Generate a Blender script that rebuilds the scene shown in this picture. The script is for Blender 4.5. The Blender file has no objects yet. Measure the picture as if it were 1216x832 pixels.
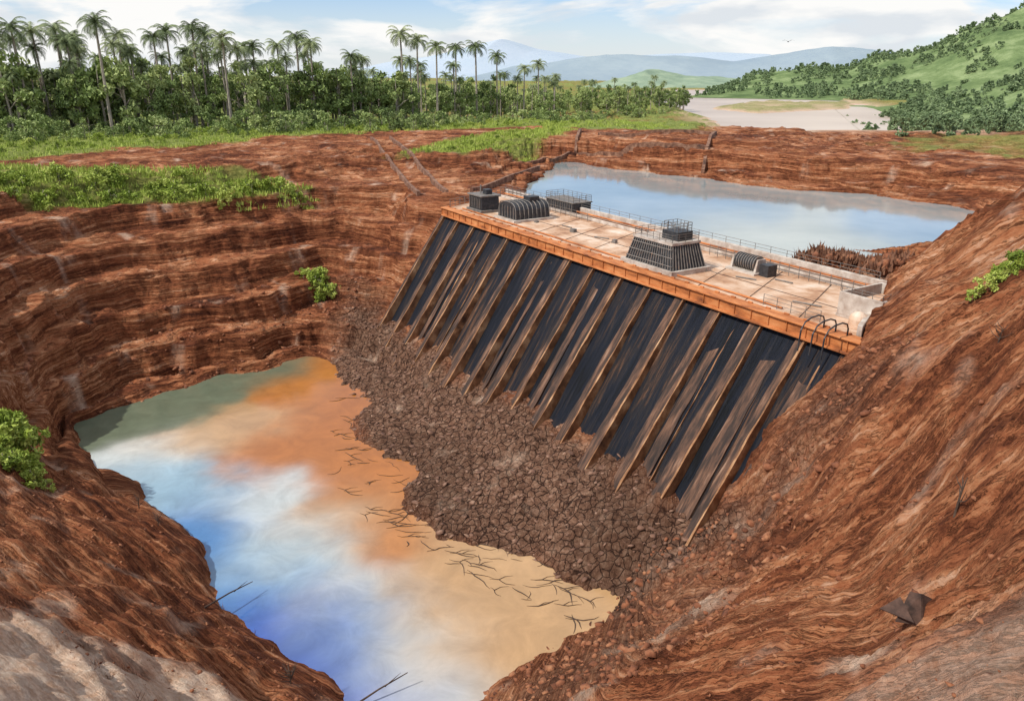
import bpy, math, numpy as np
from mathutils import Vector, Matrix
S=bpy.context.scene
H=40.0; F=900.0; TH=math.radians(20); CT,ST=math.cos(TH),math.sin(TH)
rng=np.random.default_rng(7)
# ---------- back-projection helpers: image pixel (u,v) + elevation -> place in the world ----------
def ray(u,v):
    x=(u-608)/F; y=(416-v)/F
    return np.array([x,CT+y*ST,-ST+y*CT])
def pt(u,v,z):
    d=ray(u,v); t=(1-z)/-d[2]
    return (d[0]*t,d[1]*t,z)
DZ=.52; AX=np.array([.511,-.8596]); AY=np.array([.8596,.511]); O2=np.array([-.25,2.91]); LEN=1.791
def facept(u,v):
    d=ray(u,v); n=-AY; c=n@O2
    t=(c+.636*(DZ-1))/(n@d[:2]+.636*d[2])
    return (d[0]*t,d[1]*t,1+d[2]*t)
# ---------- noise ----------
def pn(x,y,seed=0):
    x=np.asarray(x,float)+seed*17.31; y=np.asarray(y,float)+seed*9.77
    xi=np.floor(x).astype(np.int64); yi=np.floor(y).astype(np.int64); fx=x-xi; fy=y-yi
    def g(ix,iy):
        h=(ix*374761393+iy*668265263+seed*144665)&0xffffffff
        h=((h^(h>>13))*1274126177)&0xffffffff; h=h^(h>>16)
        a=(h&0xffff)/65536*2*np.pi
        return np.cos(a),np.sin(a)
    sx=fx*fx*fx*(fx*(fx*6-15)+10); sy=fy*fy*fy*(fy*(fy*6-15)+10)
    def dt(ix,iy,dx,dy):
        c,s=g(ix,iy); return c*dx+s*dy
    a=dt(xi,yi,fx,fy); b=dt(xi+1,yi,fx-1,fy); c=dt(xi,yi+1,fx,fy-1); d=dt(xi+1,yi+1,fx-1,fy-1)
    return ((a*(1-sx)+b*sx)*(1-sy)+(c*(1-sx)+d*sx)*sy)*1.5
def fbm(x,y,o=4,seed=0):
    r=0;a=1;f=1
    for i in range(o):
        r=r+a*pn(x*f,y*f,seed+i); a*=.5; f*=2.03
    return r
def ss(a,b,x):
    t=np.clip((x-a)/(b-a),0,1); return t*t*(3-2*t)
def sdpoly(x,y,P):
    P=np.array([p[:2] for p in P]); d=np.full(np.shape(x),1e9); ins=np.zeros(np.shape(x),bool)
    n=len(P)
    for i in range(n):
        a=P[i]; b=P[(i+1)%n]; e=b-a
        wx=x-a[0]; wy=y-a[1]; t=np.clip((wx*e[0]+wy*e[1])/(e@e+1e-12),0,1)
        d=np.minimum(d,np.hypot(wx-e[0]*t,wy-e[1]*t))
        c=((a[1]>y)!=(b[1]>y))&(x<(b[0]-a[0])*(y-a[1])/((b[1]-a[1]) if b[1]!=a[1] else 1e-9)+a[0])
        ins^=c
    return np.where(ins,-d,d)
# ---------- terrain control points ----------
shore=[(90,505),(145,483),(200,465),(270,445),(350,425),(395,445),(425,520),(475,585),(560,640),(650,668),(735,698),
       (735,708),(690,750),(600,800),(545,845),(490,905),(442,850),(342,776),(260,720),(240,670),(188,613),(118,560)]
C=[pt(u,v,0) for u,v in shore]
for u,v in [(300,560),(450,600),(380,700),(250,520),(500,740),(600,720),(330,480),(450,770),(180,530),(490,800),(490,850),(360,740)]: C.append(pt(u,v,-.05))
for q in [(150,640,.10),(80,600,.13),(40,540,.14),(0,520,.13),(0,600,.22),(0,700,.30),(0,832,.40),(100,720,.22),(100,832,.34),(200,740,.15),
  (200,832,.24),(300,820,.11),(385,850,.06),(-150,700,.4),
  (800,760,.12),(700,832,.18),(610,850,.06),(850,832,.32),(1000,832,.44),(1216,832,.58),(900,720,.26),(1000,700,.36),(1100,700,.45),
  (1216,700,.56),(900,630,.22),(1000,560,.40),(1100,560,.50),(1216,560,.60),(1050,450,.53),(1062,400,.545),(1100,400,.58),(1216,450,.66),(1216,350,.70),
  (1216,280,.74),(1216,222,.79),(1170,255,.71),(1130,292,.63),(1075,330,.57),(800,690,.08),(770,680,.05),
  (0,480,.16),(0,420,.26),(0,350,.36),(0,300,.44),(0,250,.53),(150,440,.06),(150,380,.18),(150,300,.36),(150,240,.50),
  (300,400,.09),(300,340,.22),(300,280,.36),(300,225,.50),(420,390,.07),(430,330,.20),(440,270,.35),(450,220,.48),(500,235,.50),
  (0,195,.6),(100,185,.60),(200,185,.60),(300,160,.60),(400,172,.58),(450,160,.59),(560,160,.58),(480,182,.55),(600,175,.56),
  (500,450,.05),(560,520,.06),(640,600,.05),(720,640,.07),(450,430,.04),
  (680,158,.59),(760,158,.59),(830,158,.58),(900,165,.57),(1000,178,.57),(1150,188,.57),(1216,193,.57)]: C.append(pt(*q))
for q in [(450,380),(520,428),(600,475),(680,518),(745,558),(800,605),(835,640),(880,590),(960,490)]: C.append(facept(*q))
C+=[(-.12,.72,.10),(.08,.66,.18),(-.35,.45,.36),(0,.35,.45),(.3,.2,.7),(0,0,.7),
 (-.35,3.06,.47),(-.15,3.4,.5),(.0,3.6,.47),(.12,4.1,.47),(.4,2.9,.42),(.15,3.2,.42),(.62,2.4,.42),(.8,2.3,.43),(1.0,2.1,.45),
 (.82,2.02,.53),(.95,1.88,.54),(1.2,2.3,.47),(1.35,2.1,.52),(.3,3.9,.40),(.6,3.3,.39),(1.1,3.0,.39),(1.3,2.7,.41),(.5,4.4,.41),(1.0,3.7,.40),(1.5,3.1,.40),
 (.17,4.5,.47),(.39,5.03,.47),(1.03,4.25,.47),(1.59,3.68,.47),(1.92,3.25,.47),(1.75,2.6,.5),(1.5,1.6,.85),(2.2,2.3,.7),
 (.4,5.18,.555),(.02,4.6,.54),(.75,4.70,.555),(1.1,4.40,.555),(1.35,4.08,.55),(1.68,3.82,.55),(2.03,3.36,.55),(.7,4.55,.47),(-.1,4.1,.53),(2.0,4.4,.56),
 (-4,7,.6),(0,9,.56),(-2,10,.58),(2,12,.52),(5,10,.52),(4,6,.53),(3,3.5,.57),(3,2,.8),(2,1,.9),(1.5,0,.9),(0,-1,.9),(-1.5,-.5,.9),(-2,.5,.7),(-2,1.4,.57),
 (-2.5,2.3,.58),(-3.5,3.5,.6),(-5,5,.6),(.1,3.05,.40),(.5,2.35,.38)]
C=np.array(C)
def tk(r2): return .5*r2*np.log(r2+1e-9)
n=len(C); r2=((C[:,None,:2]-C[None,:,:2])**2).sum(2)
A=np.zeros((n+3,n+3)); A[:n,:n]=tk(r2)+np.eye(n)*2e-3; A[:n,n]=1; A[:n,n+1:]=C[:,:2]; A[n,:n]=1; A[n+1:,:n]=C[:,:2].T
W=np.linalg.solve(A,np.concatenate([C[:,2],np.zeros(3)]))
def tps(x,y):
    r=W[n]+W[n+1]*x+W[n+2]*y
    for i in range(n): r=r+W[i]*tk((x-C[i,0])**2+(y-C[i,1])**2)
    return r
def cl(x,y):
    return (x-O2[0])*AX[0]+(y-O2[1])*AX[1],(x-O2[0])*AY[0]+(y-O2[1])*AY[1]
WL=.47
RIV=[pt(u,v,WL) for u,v in [(765,113),(800,107),(1000,107),(985,117),(1040,128),(1100,150),(1130,158),(880,158),(845,140),(800,127)]]
ISL=[pt(u,v,WL) for u,v in [(850,129),(900,121),(1010,123),(1000,129),(900,134)]]
GR=[pt(u,v,.6) for u,v in [(-500,205),(0,188),(120,180),(230,173),(330,162),(480,152),(620,148),(740,152),(835,152)]]+[(3.5,14,0),(3,60,0),(-60,60,0),(-60,5,0)]
GR2=[pt(u,v,.54) for u,v in [(-100,212),(-100,246),(60,236),(150,229),(280,221),(380,212),(330,206),(150,213),(0,216)]]
GR3=[pt(u,v,.56) for u,v in [(470,184),(560,166),(650,156),(690,160),(620,180),(540,186)]]
GR4=[pt(u,v,.55) for u,v in [(1060,165),(1130,152),(1300,150),(1400,190),(1216,196),(1130,180)]]
def terr(h,st,a,b,k=.8):
    q=h/st; fl=np.floor(q); f=q-fl
    return (fl+(1-k)*f+k*ss(a,b,f))*st
def height(x,y):
    x=np.asarray(x,float); y=np.asarray(y,float)
    wx=x+.03*fbm(x*4,y*4,3,50); wy=y+.03*fbm(x*4,y*4,3,60)
    wl=ss(-.1,.25,y-1.2)
    jx=.012*fbm(x*14,y*14,4,52); jy=.012*fbm(x*14,y*14,4,62)
    h=np.clip(tps(x+(wx-x)*wl+jx,y+(wy-y)*wl+jy),-.06,1.1)
    fb=np.maximum(ss(7,11,y),ss(3.5,6,np.abs(x)))
    h=h*(1-fb)+(.53+.02*fbm(x*.2,y*.2,3,5))*fb
    s,q=cl(x,y)
    wt=np.maximum(ss(-.25,-.5,x)*ss(1.5,1.9,y),ss(3.1,3.4,y))*ss(.015,.05,h)*(1-ss(.55,.59,h))
    n1=fbm(x*1.6,y*1.6,4,9); n3=fbm(x*9,y*9,3,12)
    hb=terr(h+.022*n1+.006*n3,.098,.45,.80,.95)-.02*n1-.003*n3
    hb=terr(hb+.006*pn(x*6,y*6,3)+.003*pn(x*22,y*22,4),.027,.25,.7,.85)
    hb=terr(hb+.003*pn(x*14,y*14,5),.009,.3,.7,.8)
    h=h*(1-wt)+hb*wt
    res=ss(3.3,3.6,y)*ss(-.3,.0,x)*ss(.47,.485,h)*(1-ss(.62,.64,h))
    h=h*(1-res)+(terr(h+.004*n1,.03,.25,.5,.9)+.004)*res
    land=ss(-.0,.05,h)
    near=1-ss(5,8,y)
    rb=ss(.02,.12,x-.18+.5*(1.1-y))*(1-ss(2.3,2.8,y))*ss(.04,.2,h)
    lb=ss(-.1,-.3,x)*(1-ss(1.7,2.1,y))*ss(.02,.12,h)
    h=h+land*near*(.014*fbm(x*3,y*3,4,20)*(1-.75*wt)+.007*fbm(x*16,y*16,4,30)*(1-.4*wt)*(1-.65*rb))
    a=x*-.885+y*.465; b=x*.465+y*.885+.05*fbm(x*2.5,y*2.5,3,71)
    gu=1-np.abs(pn(a*1.1,b*9,70))*2.2; gu2=1-np.abs(pn(a*2,b*24,74))*2.2
    h=h+rb*(.022*gu+.012*gu2+.010*fbm(a*5,b*60,3,77)-.012)
    a2=x*.7-y*.7; b2=x*.7+y*.7+.05*fbm(x*3,y*3,2,81)
    h=h+lb*(.018*(1-np.abs(pn(a2*1.5,b2*11,84))*2.2)+.009*fbm(a2*6,b2*40,3,87)-.008)
    ru=rubm(x,y)
    h=h+ss(.003,.012,h)*(1-ru)*ss(1.1,1.4,y)*(1-ss(3,3.3,y))*(.012+.010*pn(x*7,y*7,95))
    h=h+ru*(.009*np.abs(fbm(x*22,y*22,4,91)))
    ind=(s>.0-.49*q)&(s<LEN-.49*q+.0)&(q>-.02)&(q<.39)
    h=np.where(ind,np.minimum(h,DZ-.045),h)
    un=(q<.6)&(h>.46)&(q>.39)&(s<1.3)&(s>.02)
    h=np.where(un,np.minimum(h,.45),h)
    fn=(s>.03)&(s<LEN-.45)&(q<=0)&(q>-.3)
    h=np.where(fn,np.minimum(h,.17),h)
    rv=sdpoly(x,y,RIV); isl=sdpoly(x,y,ISL)
    h=np.where(y>7,h-(h-.45)*ss(.25,-.1,rv)*ss(-.1,.2,isl),h)
    return h
RUB=[pt(u,v,.03) for u,v in [(395,445),(425,520),(475,585),(560,640),(650,668),(740,705)]]+[facept(u,v) for u,v in [(850,640),(790,600),(735,545),(600,465),(520,415),(450,370),(415,370)]]
EDGE=[pt(540,850,.05),pt(690,760,.03),pt(760,700,.03)]+[facept(840,625),facept(890,575),facept(970,480)]+[pt(1030,410,.54),pt(1080,405,.56),pt(1000,520,.42),pt(910,640,.26),pt(810,760,.17),pt(670,840,.15)]
def rubm(x,y):
    nz=.05*fbm(x*6,y*6,3,40)
    return np.clip(ss(.08,-.05,sdpoly(x,y,RUB)+nz)+.5*ss(.08,-.08,sdpoly(x,y,EDGE)+nz),0,1)
def axis(lo,hi,a,b,st,g):
    c=list(np.arange(a,b,st)); s=st
    while c[-1]<hi: s*=g; c.append(c[-1]+s)
    s=st; pre=[]; cur=a
    while cur>lo: s*=g; cur-=s; pre.append(cur)
    return np.array(pre[::-1]+c)
gx=axis(-5000,5000,-76,62,.25,1.035)/H; gy=axis(-120,9000,16,136,.25,1.016)/H
X,Y=np.meshgrid(gx,gy); Z=height(X,Y)
def setmesh(me,V,Fc,k=4):
    V=np.asarray(V,np.float32); Fc=np.asarray(Fc,np.int32); nf=len(Fc)
    me.vertices.add(len(V)); me.vertices.foreach_set("co",V.ravel())
    me.loops.add(nf*k); me.loops.foreach_set("vertex_index",Fc.ravel())
    me.polygons.add(nf); me.polygons.foreach_set("loop_start",np.arange(0,nf*k,k,dtype=np.int32))
    me.polygons.foreach_set("loop_total",np.full(nf,k,np.int32)); me.update(calc_edges=True); me.validate()
def mkobj(name,me,mat=None,parent=None,smooth=False):
    o=bpy.data.objects.new(name,me); S.collection.objects.link(o)
    if mat is not None: me.materials.append(mat)
    if smooth: me.polygons.foreach_set("use_smooth",np.ones(len(me.polygons),bool))
    if parent: o.parent=parent
    return o
def grid(name,X,Y,Z,mat,attrs={},smooth=True):
    r,c=X.shape; V=np.stack([X,Y,Z],-1).reshape(-1,3)
    i=np.arange(r*c).reshape(r,c); Fc=np.stack([i[:-1,:-1],i[:-1,1:],i[1:,1:],i[1:,:-1]],-1).reshape(-1,4)
    me=bpy.data.meshes.new(name); setmesh(me,V,Fc)
    for k,v in attrs.items():
        a=me.attributes.new(k,'FLOAT_COLOR','POINT'); a.data.foreach_set("color",np.asarray(v,np.float32).reshape(-1))
    return mkobj(name,me,mat,smooth=smooth)
# ---------- material helpers ----------
class NT:
    def __init__(s,name):
        s.m=bpy.data.materials.new(name); s.m.use_nodes=True; s.t=s.m.node_tree; s.t.nodes.clear()
        s.out=s.n('ShaderNodeOutputMaterial'); s.b=s.n('ShaderNodeBsdfPrincipled'); s.l(s.b.outputs[0],s.out.inputs[0])
    def n(s,t,**k):
        o=s.t.nodes.new(t)
        for a,b in k.items(): setattr(o,a,b)
        return o
    def l(s,a,b): s.t.links.new(a,b)
    def pos(s,kind='obj'):
        if kind=='obj': return s.n('ShaderNodeTexCoord').outputs['Object']
        return s.n('ShaderNodeNewGeometry').outputs['Position']
    def mapp(s,v,sc=(1,1,1),rot=(0,0,0)):
        m=s.n('ShaderNodeMapping'); m.inputs['Scale'].default_value=sc; m.inputs['Rotation'].default_value=rot; s.l(v,m.inputs[0]); return m.outputs[0]
    def noise(s,v,sc,det=6,rough=.6,dist=0):
        m=s.n('ShaderNodeTexNoise'); m.inputs['Scale'].default_value=sc; m.inputs['Detail'].default_value=det; m.inputs['Roughness'].default_value=rough
        m.inputs['Distortion'].default_value=dist
        s.l(v,m.inputs['Vector']); return m.outputs[0]
    def ramp(s,f,st,mode='LINEAR'):
        r=s.n('ShaderNodeValToRGB'); e=r.color_ramp.elements; r.color_ramp.interpolation=mode
        while len(e)<len(st): e.new(.5)
        for i,(p,c) in enumerate(st):
            e[i].position=p; e[i].color=(c[0],c[1],c[2],1) if hasattr(c,'__len__') else (c,c,c,1)
        s.l(f,r.inputs[0]); return r.outputs[0]
    def mix(s,f,a,b,bt='MIX'):
        m=s.n('ShaderNodeMix',data_type='RGBA',blend_type=bt)
        for i,v in ((0,f),(6,a),(7,b)):
            if hasattr(v,'links'): s.l(v,m.inputs[i])
            else: m.inputs[i].default_value=v if i==0 else (v[0],v[1],v[2],1)
        return m.outputs[2]
    def math(s,op,a,b=0.5,c=None,clamp=False):
        m=s.n('ShaderNodeMath',operation=op); m.use_clamp=clamp
        for i,v in enumerate((a,b)+((c,) if c is not None else ())):
            if hasattr(v,'links'): s.l(v,m.inputs[i])
            else: m.inputs[i].default_value=v
        return m.outputs[0]
    def bump(s,h,dist=.1,st=1,prev=None):
        b=s.n('ShaderNodeBump'); b.inputs['Strength'].default_value=st; b.inputs['Distance'].default_value=dist; s.l(h,b.inputs['Height'])
        if prev is not None: s.l(prev,b.inputs['Normal'])
        s.l(b.outputs[0],s.b.inputs['Normal']); return b.outputs[0]
    def col(s,c): s.l(c,s.b.inputs['Base Color'])
    def rough(s,v): s.b.inputs['Roughness'].default_value=v
def simple(name,stops,sc=2,rough=.8,bump=.03,stretch=(1,1,1),metal=0,det=5):
    t=NT(name); p=t.mapp(t.pos(),stretch); nz=t.noise(p,sc,det,.65)
    t.col(t.ramp(nz,stops)); t.rough(rough); t.b.inputs['Metallic'].default_value=metal
    if bump: t.bump(nz,bump,.8)
    return t.m
def soil():
    t=NT('red_earth'); P=t.pos('w')
    at=t.n('ShaderNodeAttribute',attribute_name='mask'); sp=t.n('ShaderNodeSeparateColor'); t.l(at.outputs['Color'],sp.inputs[0])
    grass,rub,sand=sp.outputs[0],sp.outputs[1],sp.outputs[2]; streak=at.outputs['Alpha']
    stops=[(.22,(.034,.012,.008)),(.37,(.15,.046,.021)),(.50,(.32,.110,.048)),(.62,(.46,.20,.095)),(.78,(.63,.39,.26))]
    wob=t.noise(P,.05,2,.5); wv=t.n('ShaderNodeVectorMath',operation='MULTIPLY_ADD'); t.l(wob,wv.inputs[0]); wv.inputs[1].default_value=(0,0,4); t.l(P,wv.inputs[2])
    ang=math.atan2(.465,-.885)
    pa=t.mapp(wv.outputs[0],(.045,.045,.95)); pb=t.mapp(t.mapp(P,(1,1,1),(0,0,-ang)),(.022,.72,.12))
    ps=t.n('ShaderNodeMix',data_type='VECTOR'); t.l(streak,ps.inputs[0]); t.l(pa,ps.inputs[4]); t.l(pb,ps.inputs[5]); pv=ps.outputs[1]
    st=t.noise(pv,1.2,7,.74,.3); st2=t.noise(pv,4.3,5,.7)
    big=t.noise(P,.10,4,.65); fine=t.noise(P,1.5,7,.75)
    s1=t.math('ADD',t.math('MULTIPLY',st,.42),t.math('MULTIPLY',st2,.24)); s1=t.math('ADD',s1,t.math('MULTIPLY',big,.20)); s1=t.math('ADD',s1,t.math('MULTIPLY',fine,.14))
    h=t.math('MULTIPLY_ADD',t.math('SUBTRACT',s1,.5),2.5,.5)
    c=t.ramp(h,stops)
    ln=t.ramp(t.math('ABSOLUTE',t.math('SUBTRACT',st2,.5)),[(0,.25),(.018,1)])
    ln2=t.ramp(t.math('ABSOLUTE',t.math('SUBTRACT',st,.47)),[(0,.3),(.010,1)])
    lines=t.math('MULTIPLY',ln,ln2)
    c=t.mix(1,c,lines,'MULTIPLY')
    vo=t.n('ShaderNodeTexVoronoi',feature='DISTANCE_TO_EDGE'); vo.inputs['Scale'].default_value=1.25; wp=t.mix(.8,P,t.noise(P,.9,4,.6),'ADD'); t.l(wp,vo.inputs['Vector'])
    crack=t.ramp(vo.outputs[0],[(.0,0),(.08,1)])
    rc=t.ramp(t.math('MULTIPLY_ADD',t.math('SUBTRACT',fine,.5),1.5,.5),[(.2,(.07,.033,.022)),(.5,(.20,.105,.066)),(.8,(.38,.24,.165))])
    rc=t.mix(t.math('SUBTRACT',1,crack),rc,(.025,.012,.009))
    c=t.mix(rub,c,rc)
    sc=t.ramp(fine,[(.3,(.50,.28,.17)),(.7,(.84,.68,.54))]); c=t.mix(sand,c,sc)
    gc=t.ramp(fine,[(.3,(.08,.11,.025)),(.48,(.19,.23,.055)),(.62,(.33,.35,.10)),(.75,(.42,.33,.16))])
    c=t.mix(grass,c,gc); t.col(c); t.rough(.92); t.b.inputs['Specular IOR Level'].default_value=.12
    bh=t.math('ADD',t.math('MULTIPLY',h,.45),t.math('MULTIPLY',fine,.36)); bh=t.math('ADD',bh,t.math('MULTIPLY',lines,.13))
    bh=t.math('ADD',bh,t.math('MULTIPLY',t.math('MULTIPLY',crack,rub),.25))
    t.bump(bh,1.0,.8)
    return t.m
SOIL=soil()
nz=fbm(X*5,Y*5,4,33)
grass=np.zeros_like(X)
for P_,w,am in ((GR,.08,1),(GR2,.05,.85),(GR3,.06,.9),(GR4,.15,.8)):
    grass=np.maximum(grass,am*ss(w,-w,sdpoly(X,Y,P_)+w*1.3*nz))
grass=np.maximum(grass,ss(7,9,Y)*.8); grass=np.maximum(grass,ss(4,6,np.abs(X))*.8)
grass*=ss(.47,.50,Z)
rub=rubm(X,Y)
sand=np.zeros_like(X)
for (u,v,z,r,a) in [(10,810,.38,.20,1),(110,815,.33,.13,.9),(1190,790,.57,.09,.4),(1130,840,.5,.06,.4)]:
    p=pt(u,v,z); sand=np.maximum(sand,a*ss(.15,.6,np.exp(-((X-p[0])**2+(Y-p[1])**2)/r**2)+.4*fbm(X*9,Y*9,5,44)))
sand=np.maximum(sand,(Y>7)*ss(.6,.1,sdpoly(X,Y,RIV))*.9)
streak=np.clip(ss(-.1,.15,X-.1+.4*(1.1-Y))*(1-ss(2.4,3,Y))+ss(-.1,-.3,X)*(1-ss(1.6,2.0,Y)),0,1)
ground=grid('ground',X*H,Y*H,Z*H,SOIL,{'mask':np.stack([grass,rub,sand,streak],-1)})
def hz(x,y): return height(np.atleast_1d(x)/H,np.atleast_1d(y)/H)*H
def hit(u,v,t0=.4,t1=4.5):
    t=np.linspace(t0,t1,1500); d=ray(u,v); z=1+d[2]*t; h=height(d[0]*t,d[1]*t); i=int(np.argmax(z<h)); return d[0]*t[i]*H,d[1]*t[i]*H,h[i]*H
# ---------- water ----------
def pond():
    xs=np.arange(-60,20,.5)/H; ys=np.arange(24,118,.5)/H; PX,PY=np.meshgrid(xs,ys)
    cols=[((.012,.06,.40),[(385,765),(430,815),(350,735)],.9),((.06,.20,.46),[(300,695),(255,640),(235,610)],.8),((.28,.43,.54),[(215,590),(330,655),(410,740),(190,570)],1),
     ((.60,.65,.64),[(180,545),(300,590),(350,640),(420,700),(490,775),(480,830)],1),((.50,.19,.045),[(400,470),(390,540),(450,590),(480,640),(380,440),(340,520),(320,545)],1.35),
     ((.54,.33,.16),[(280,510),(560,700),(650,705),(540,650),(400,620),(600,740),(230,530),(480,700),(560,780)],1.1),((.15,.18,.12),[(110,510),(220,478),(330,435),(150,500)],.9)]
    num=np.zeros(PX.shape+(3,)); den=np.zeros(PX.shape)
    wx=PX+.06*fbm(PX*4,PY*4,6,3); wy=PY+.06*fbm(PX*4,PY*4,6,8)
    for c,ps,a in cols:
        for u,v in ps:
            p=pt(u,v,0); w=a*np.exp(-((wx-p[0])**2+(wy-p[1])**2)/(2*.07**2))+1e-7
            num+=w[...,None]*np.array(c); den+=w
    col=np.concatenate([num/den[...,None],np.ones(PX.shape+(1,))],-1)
    t=NT('tinted_water'); at=t.n('ShaderNodeAttribute',attribute_name='tint'); P=t.pos('w')  # water colour blended between blue, pale, orange and grey-green spots
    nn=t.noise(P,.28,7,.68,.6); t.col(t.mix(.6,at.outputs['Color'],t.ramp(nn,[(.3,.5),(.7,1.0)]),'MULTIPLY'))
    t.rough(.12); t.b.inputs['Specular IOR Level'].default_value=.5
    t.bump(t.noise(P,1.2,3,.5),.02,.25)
    grid('pond_water',PX*H,PY*H,PX*0,t.m,{'tint':col})
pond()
def poly(name,P_,mat):
    me=bpy.data.meshes.new(name); me.from_pydata(P_,[],[tuple(range(len(P_)))]); return mkobj(name,me,mat)
def lw(s,q): p=O2+AX*s/H+AY*q/H; return (p[0]*H,p[1]*H)
t=NT('reservoir_water'); P=t.pos('w'); t.col(t.ramp(t.noise(P,.04,4,.6),[(.3,(.22,.28,.29)),(.7,(.38,.43,.42))])); t.rough(.07); t.bump(t.noise(t.mapp(P,(1,.4,1)),.9,3,.5),.02,.2)
L=LEN*H
poly('reservoir_water',[(*lw(-7,10),WL*H),(*lw(L-6,10),WL*H),(*lw(L-6,20),WL*H),(2.6*H,2.0*H,WL*H),(2.6*H,5.6*H,WL*H),(-.1*H,5.6*H,WL*H),(-.1*H,3.5*H,WL*H)],t.m)
t=NT('river_water'); P=t.pos('w'); t.col(t.ramp(t.noise(P,.01,4,.6),[(.3,(.40,.30,.22)),(.7,(.60,.49,.39))])); t.rough(.35)
rx=[p[0] for p in RIV]; ry=[p[1] for p in RIV]; a0,a1,b0,b1=(min(rx)-1)*H,(max(rx)+1)*H,7.4*H,(max(ry)+1)*H; zz=WL*H-.15
poly('river',[(a0,b0,zz),(a1,b0,zz),(a1,b1,zz),(a0,b1,zz)],t.m)
# ---------- mesh builder ----------
class MB:
    def __init__(s): s.v=[]; s.f=[]; s.mi=[]
    def add(s,V,Fc,mi=0):
        b=len(s.v); s.v+= [tuple(p) for p in V]; s.f+=[tuple(i+b for i in f) for f in Fc]; s.mi+=[mi]*len(Fc)
    def hexa(s,b,t,mi=0):
        s.add(list(b)+list(t),[(3,2,1,0),(4,5,6,7),(0,1,5,4),(1,2,6,5),(2,3,7,6),(3,0,4,7)],mi)
    def box(s,c,d,mi=0,tap=1.0,rot=0,shx=0):
        cx,cy,cz=c; dx,dy,dz=d[0]/2,d[1]/2,d[2]; cr,sr=math.cos(rot),math.sin(rot)
        def q(k,z): 
            r=[]
            for a,b in ((-1,-1),(1,-1),(1,1),(-1,1)):
                x=a*dx*k;y=b*dy*k; x+=shx*y; r.append((cx+x*cr-y*sr,cy+x*sr+y*cr,z))
            return r
        s.hexa(q(1,cz),q(tap,cz+dz),mi)
    def tube(s,pts,r,n=8,mi=0,cap=True):
        pts=[Vector(p) for p in pts]; rs=r if hasattr(r,'__len__') else [r]*len(pts); V=[];Fc=[]
        for i,p in enumerate(pts):
            d=(pts[min(i+1,len(pts)-1)]-pts[max(i-1,0)]).normalized(); a=Vector((0,0,1)) if abs(d.z)<.9 else Vector((1,0,0))
            u=d.cross(a).normalized(); w=d.cross(u)
            for k in range(n):
                t=2*math.pi*k/n; V.append(p+rs[i]*(u*math.cos(t)+w*math.sin(t)))
        for i in range(len(pts)-1):
            for k in range(n): Fc.append((i*n+k,i*n+(k+1)%n,(i+1)*n+(k+1)%n,(i+1)*n+k))
        if cap: Fc.append(tuple(range(n))[::-1]); Fc.append(tuple((len(pts)-1)*n+k for k in range(n)))
        s.add(V,Fc,mi)
    def rail(s,pts,h=1.1,step=1.6,r=.045,mi=0,bars=3):
        for a,b in zip(pts[:-1],pts[1:]):
            a=Vector(a);b=Vector(b);L=(b-a).length;k=max(1,round(L/step))
            for i in range(k+1):
                p=a.lerp(b,i/k); s.tube([p,p+Vector((0,0,h))],r,5,mi)
            for j in range(bars):
                z=Vector((0,0,h*(j+1)/bars)); s.tube([a+z,b+z],r*.8,5,mi)
    def obj(s,name,mats,parent=None,bevel=0):
        me=bpy.data.meshes.new(name); me.from_pydata(s.v,[],s.f); 
        for m in mats: me.materials.append(m)
        me.polygons.foreach_set("material_index",s.mi); me.update()
        o=mkobj(name,me,None,parent)
        if bevel:
            b=o.modifiers.new('b','BEVEL'); b.width=bevel; b.segments=1; b.limit_method='ANGLE'
        return o
# ---------- materials for dam ----------
RUST=simple('rusted_steel',[(.3,(.16,.045,.015)),(.5,(.50,.165,.045)),(.7,(.66,.29,.11))],1.4,.75,.02,(.3,1,1),det=7)
RUSTD=simple('rusted_flange',[(.3,(.06,.025,.012)),(.5,(.28,.13,.055)),(.7,(.56,.34,.18))],1.6,.8,.02,(1.5,.4,.3))
RIBM=simple('stained_buttress',[(.30,(.010,.008,.008)),(.46,(.045,.026,.019)),(.58,(.14,.07,.042)),(.74,(.34,.21,.14))],1.2,.85,.10,(1.6,.25,.18),det=8)
WALLM=simple('earth_stained_wall',[(.30,(.05,.025,.018)),(.5,(.18,.085,.05)),(.72,(.38,.23,.15))],.8,.9,.06,det=7)
CONC=simple('weathered_concrete',[(.3,(.22,.10,.055)),(.43,(.46,.26,.15)),(.56,(.62,.43,.30)),(.72,(.76,.66,.56))],.3,.85,.02,(1,1,1),det=10)
PALE=simple('pale_concrete',[(.3,(.30,.22,.17)),(.7,(.66,.60,.53))],.9,.85,.02,det=7)
DARK=simple('dark_steel',[(.3,(.018,.020,.024)),(.6,(.06,.062,.068)),(.8,(.16,.10,.07))],2.5,.5,.02,metal=.3)
GREY=simple('grey_steel',[(.3,(.08,.075,.07)),(.55,(.20,.18,.16)),(.75,(.28,.16,.10))],2,.6,.01)
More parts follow.
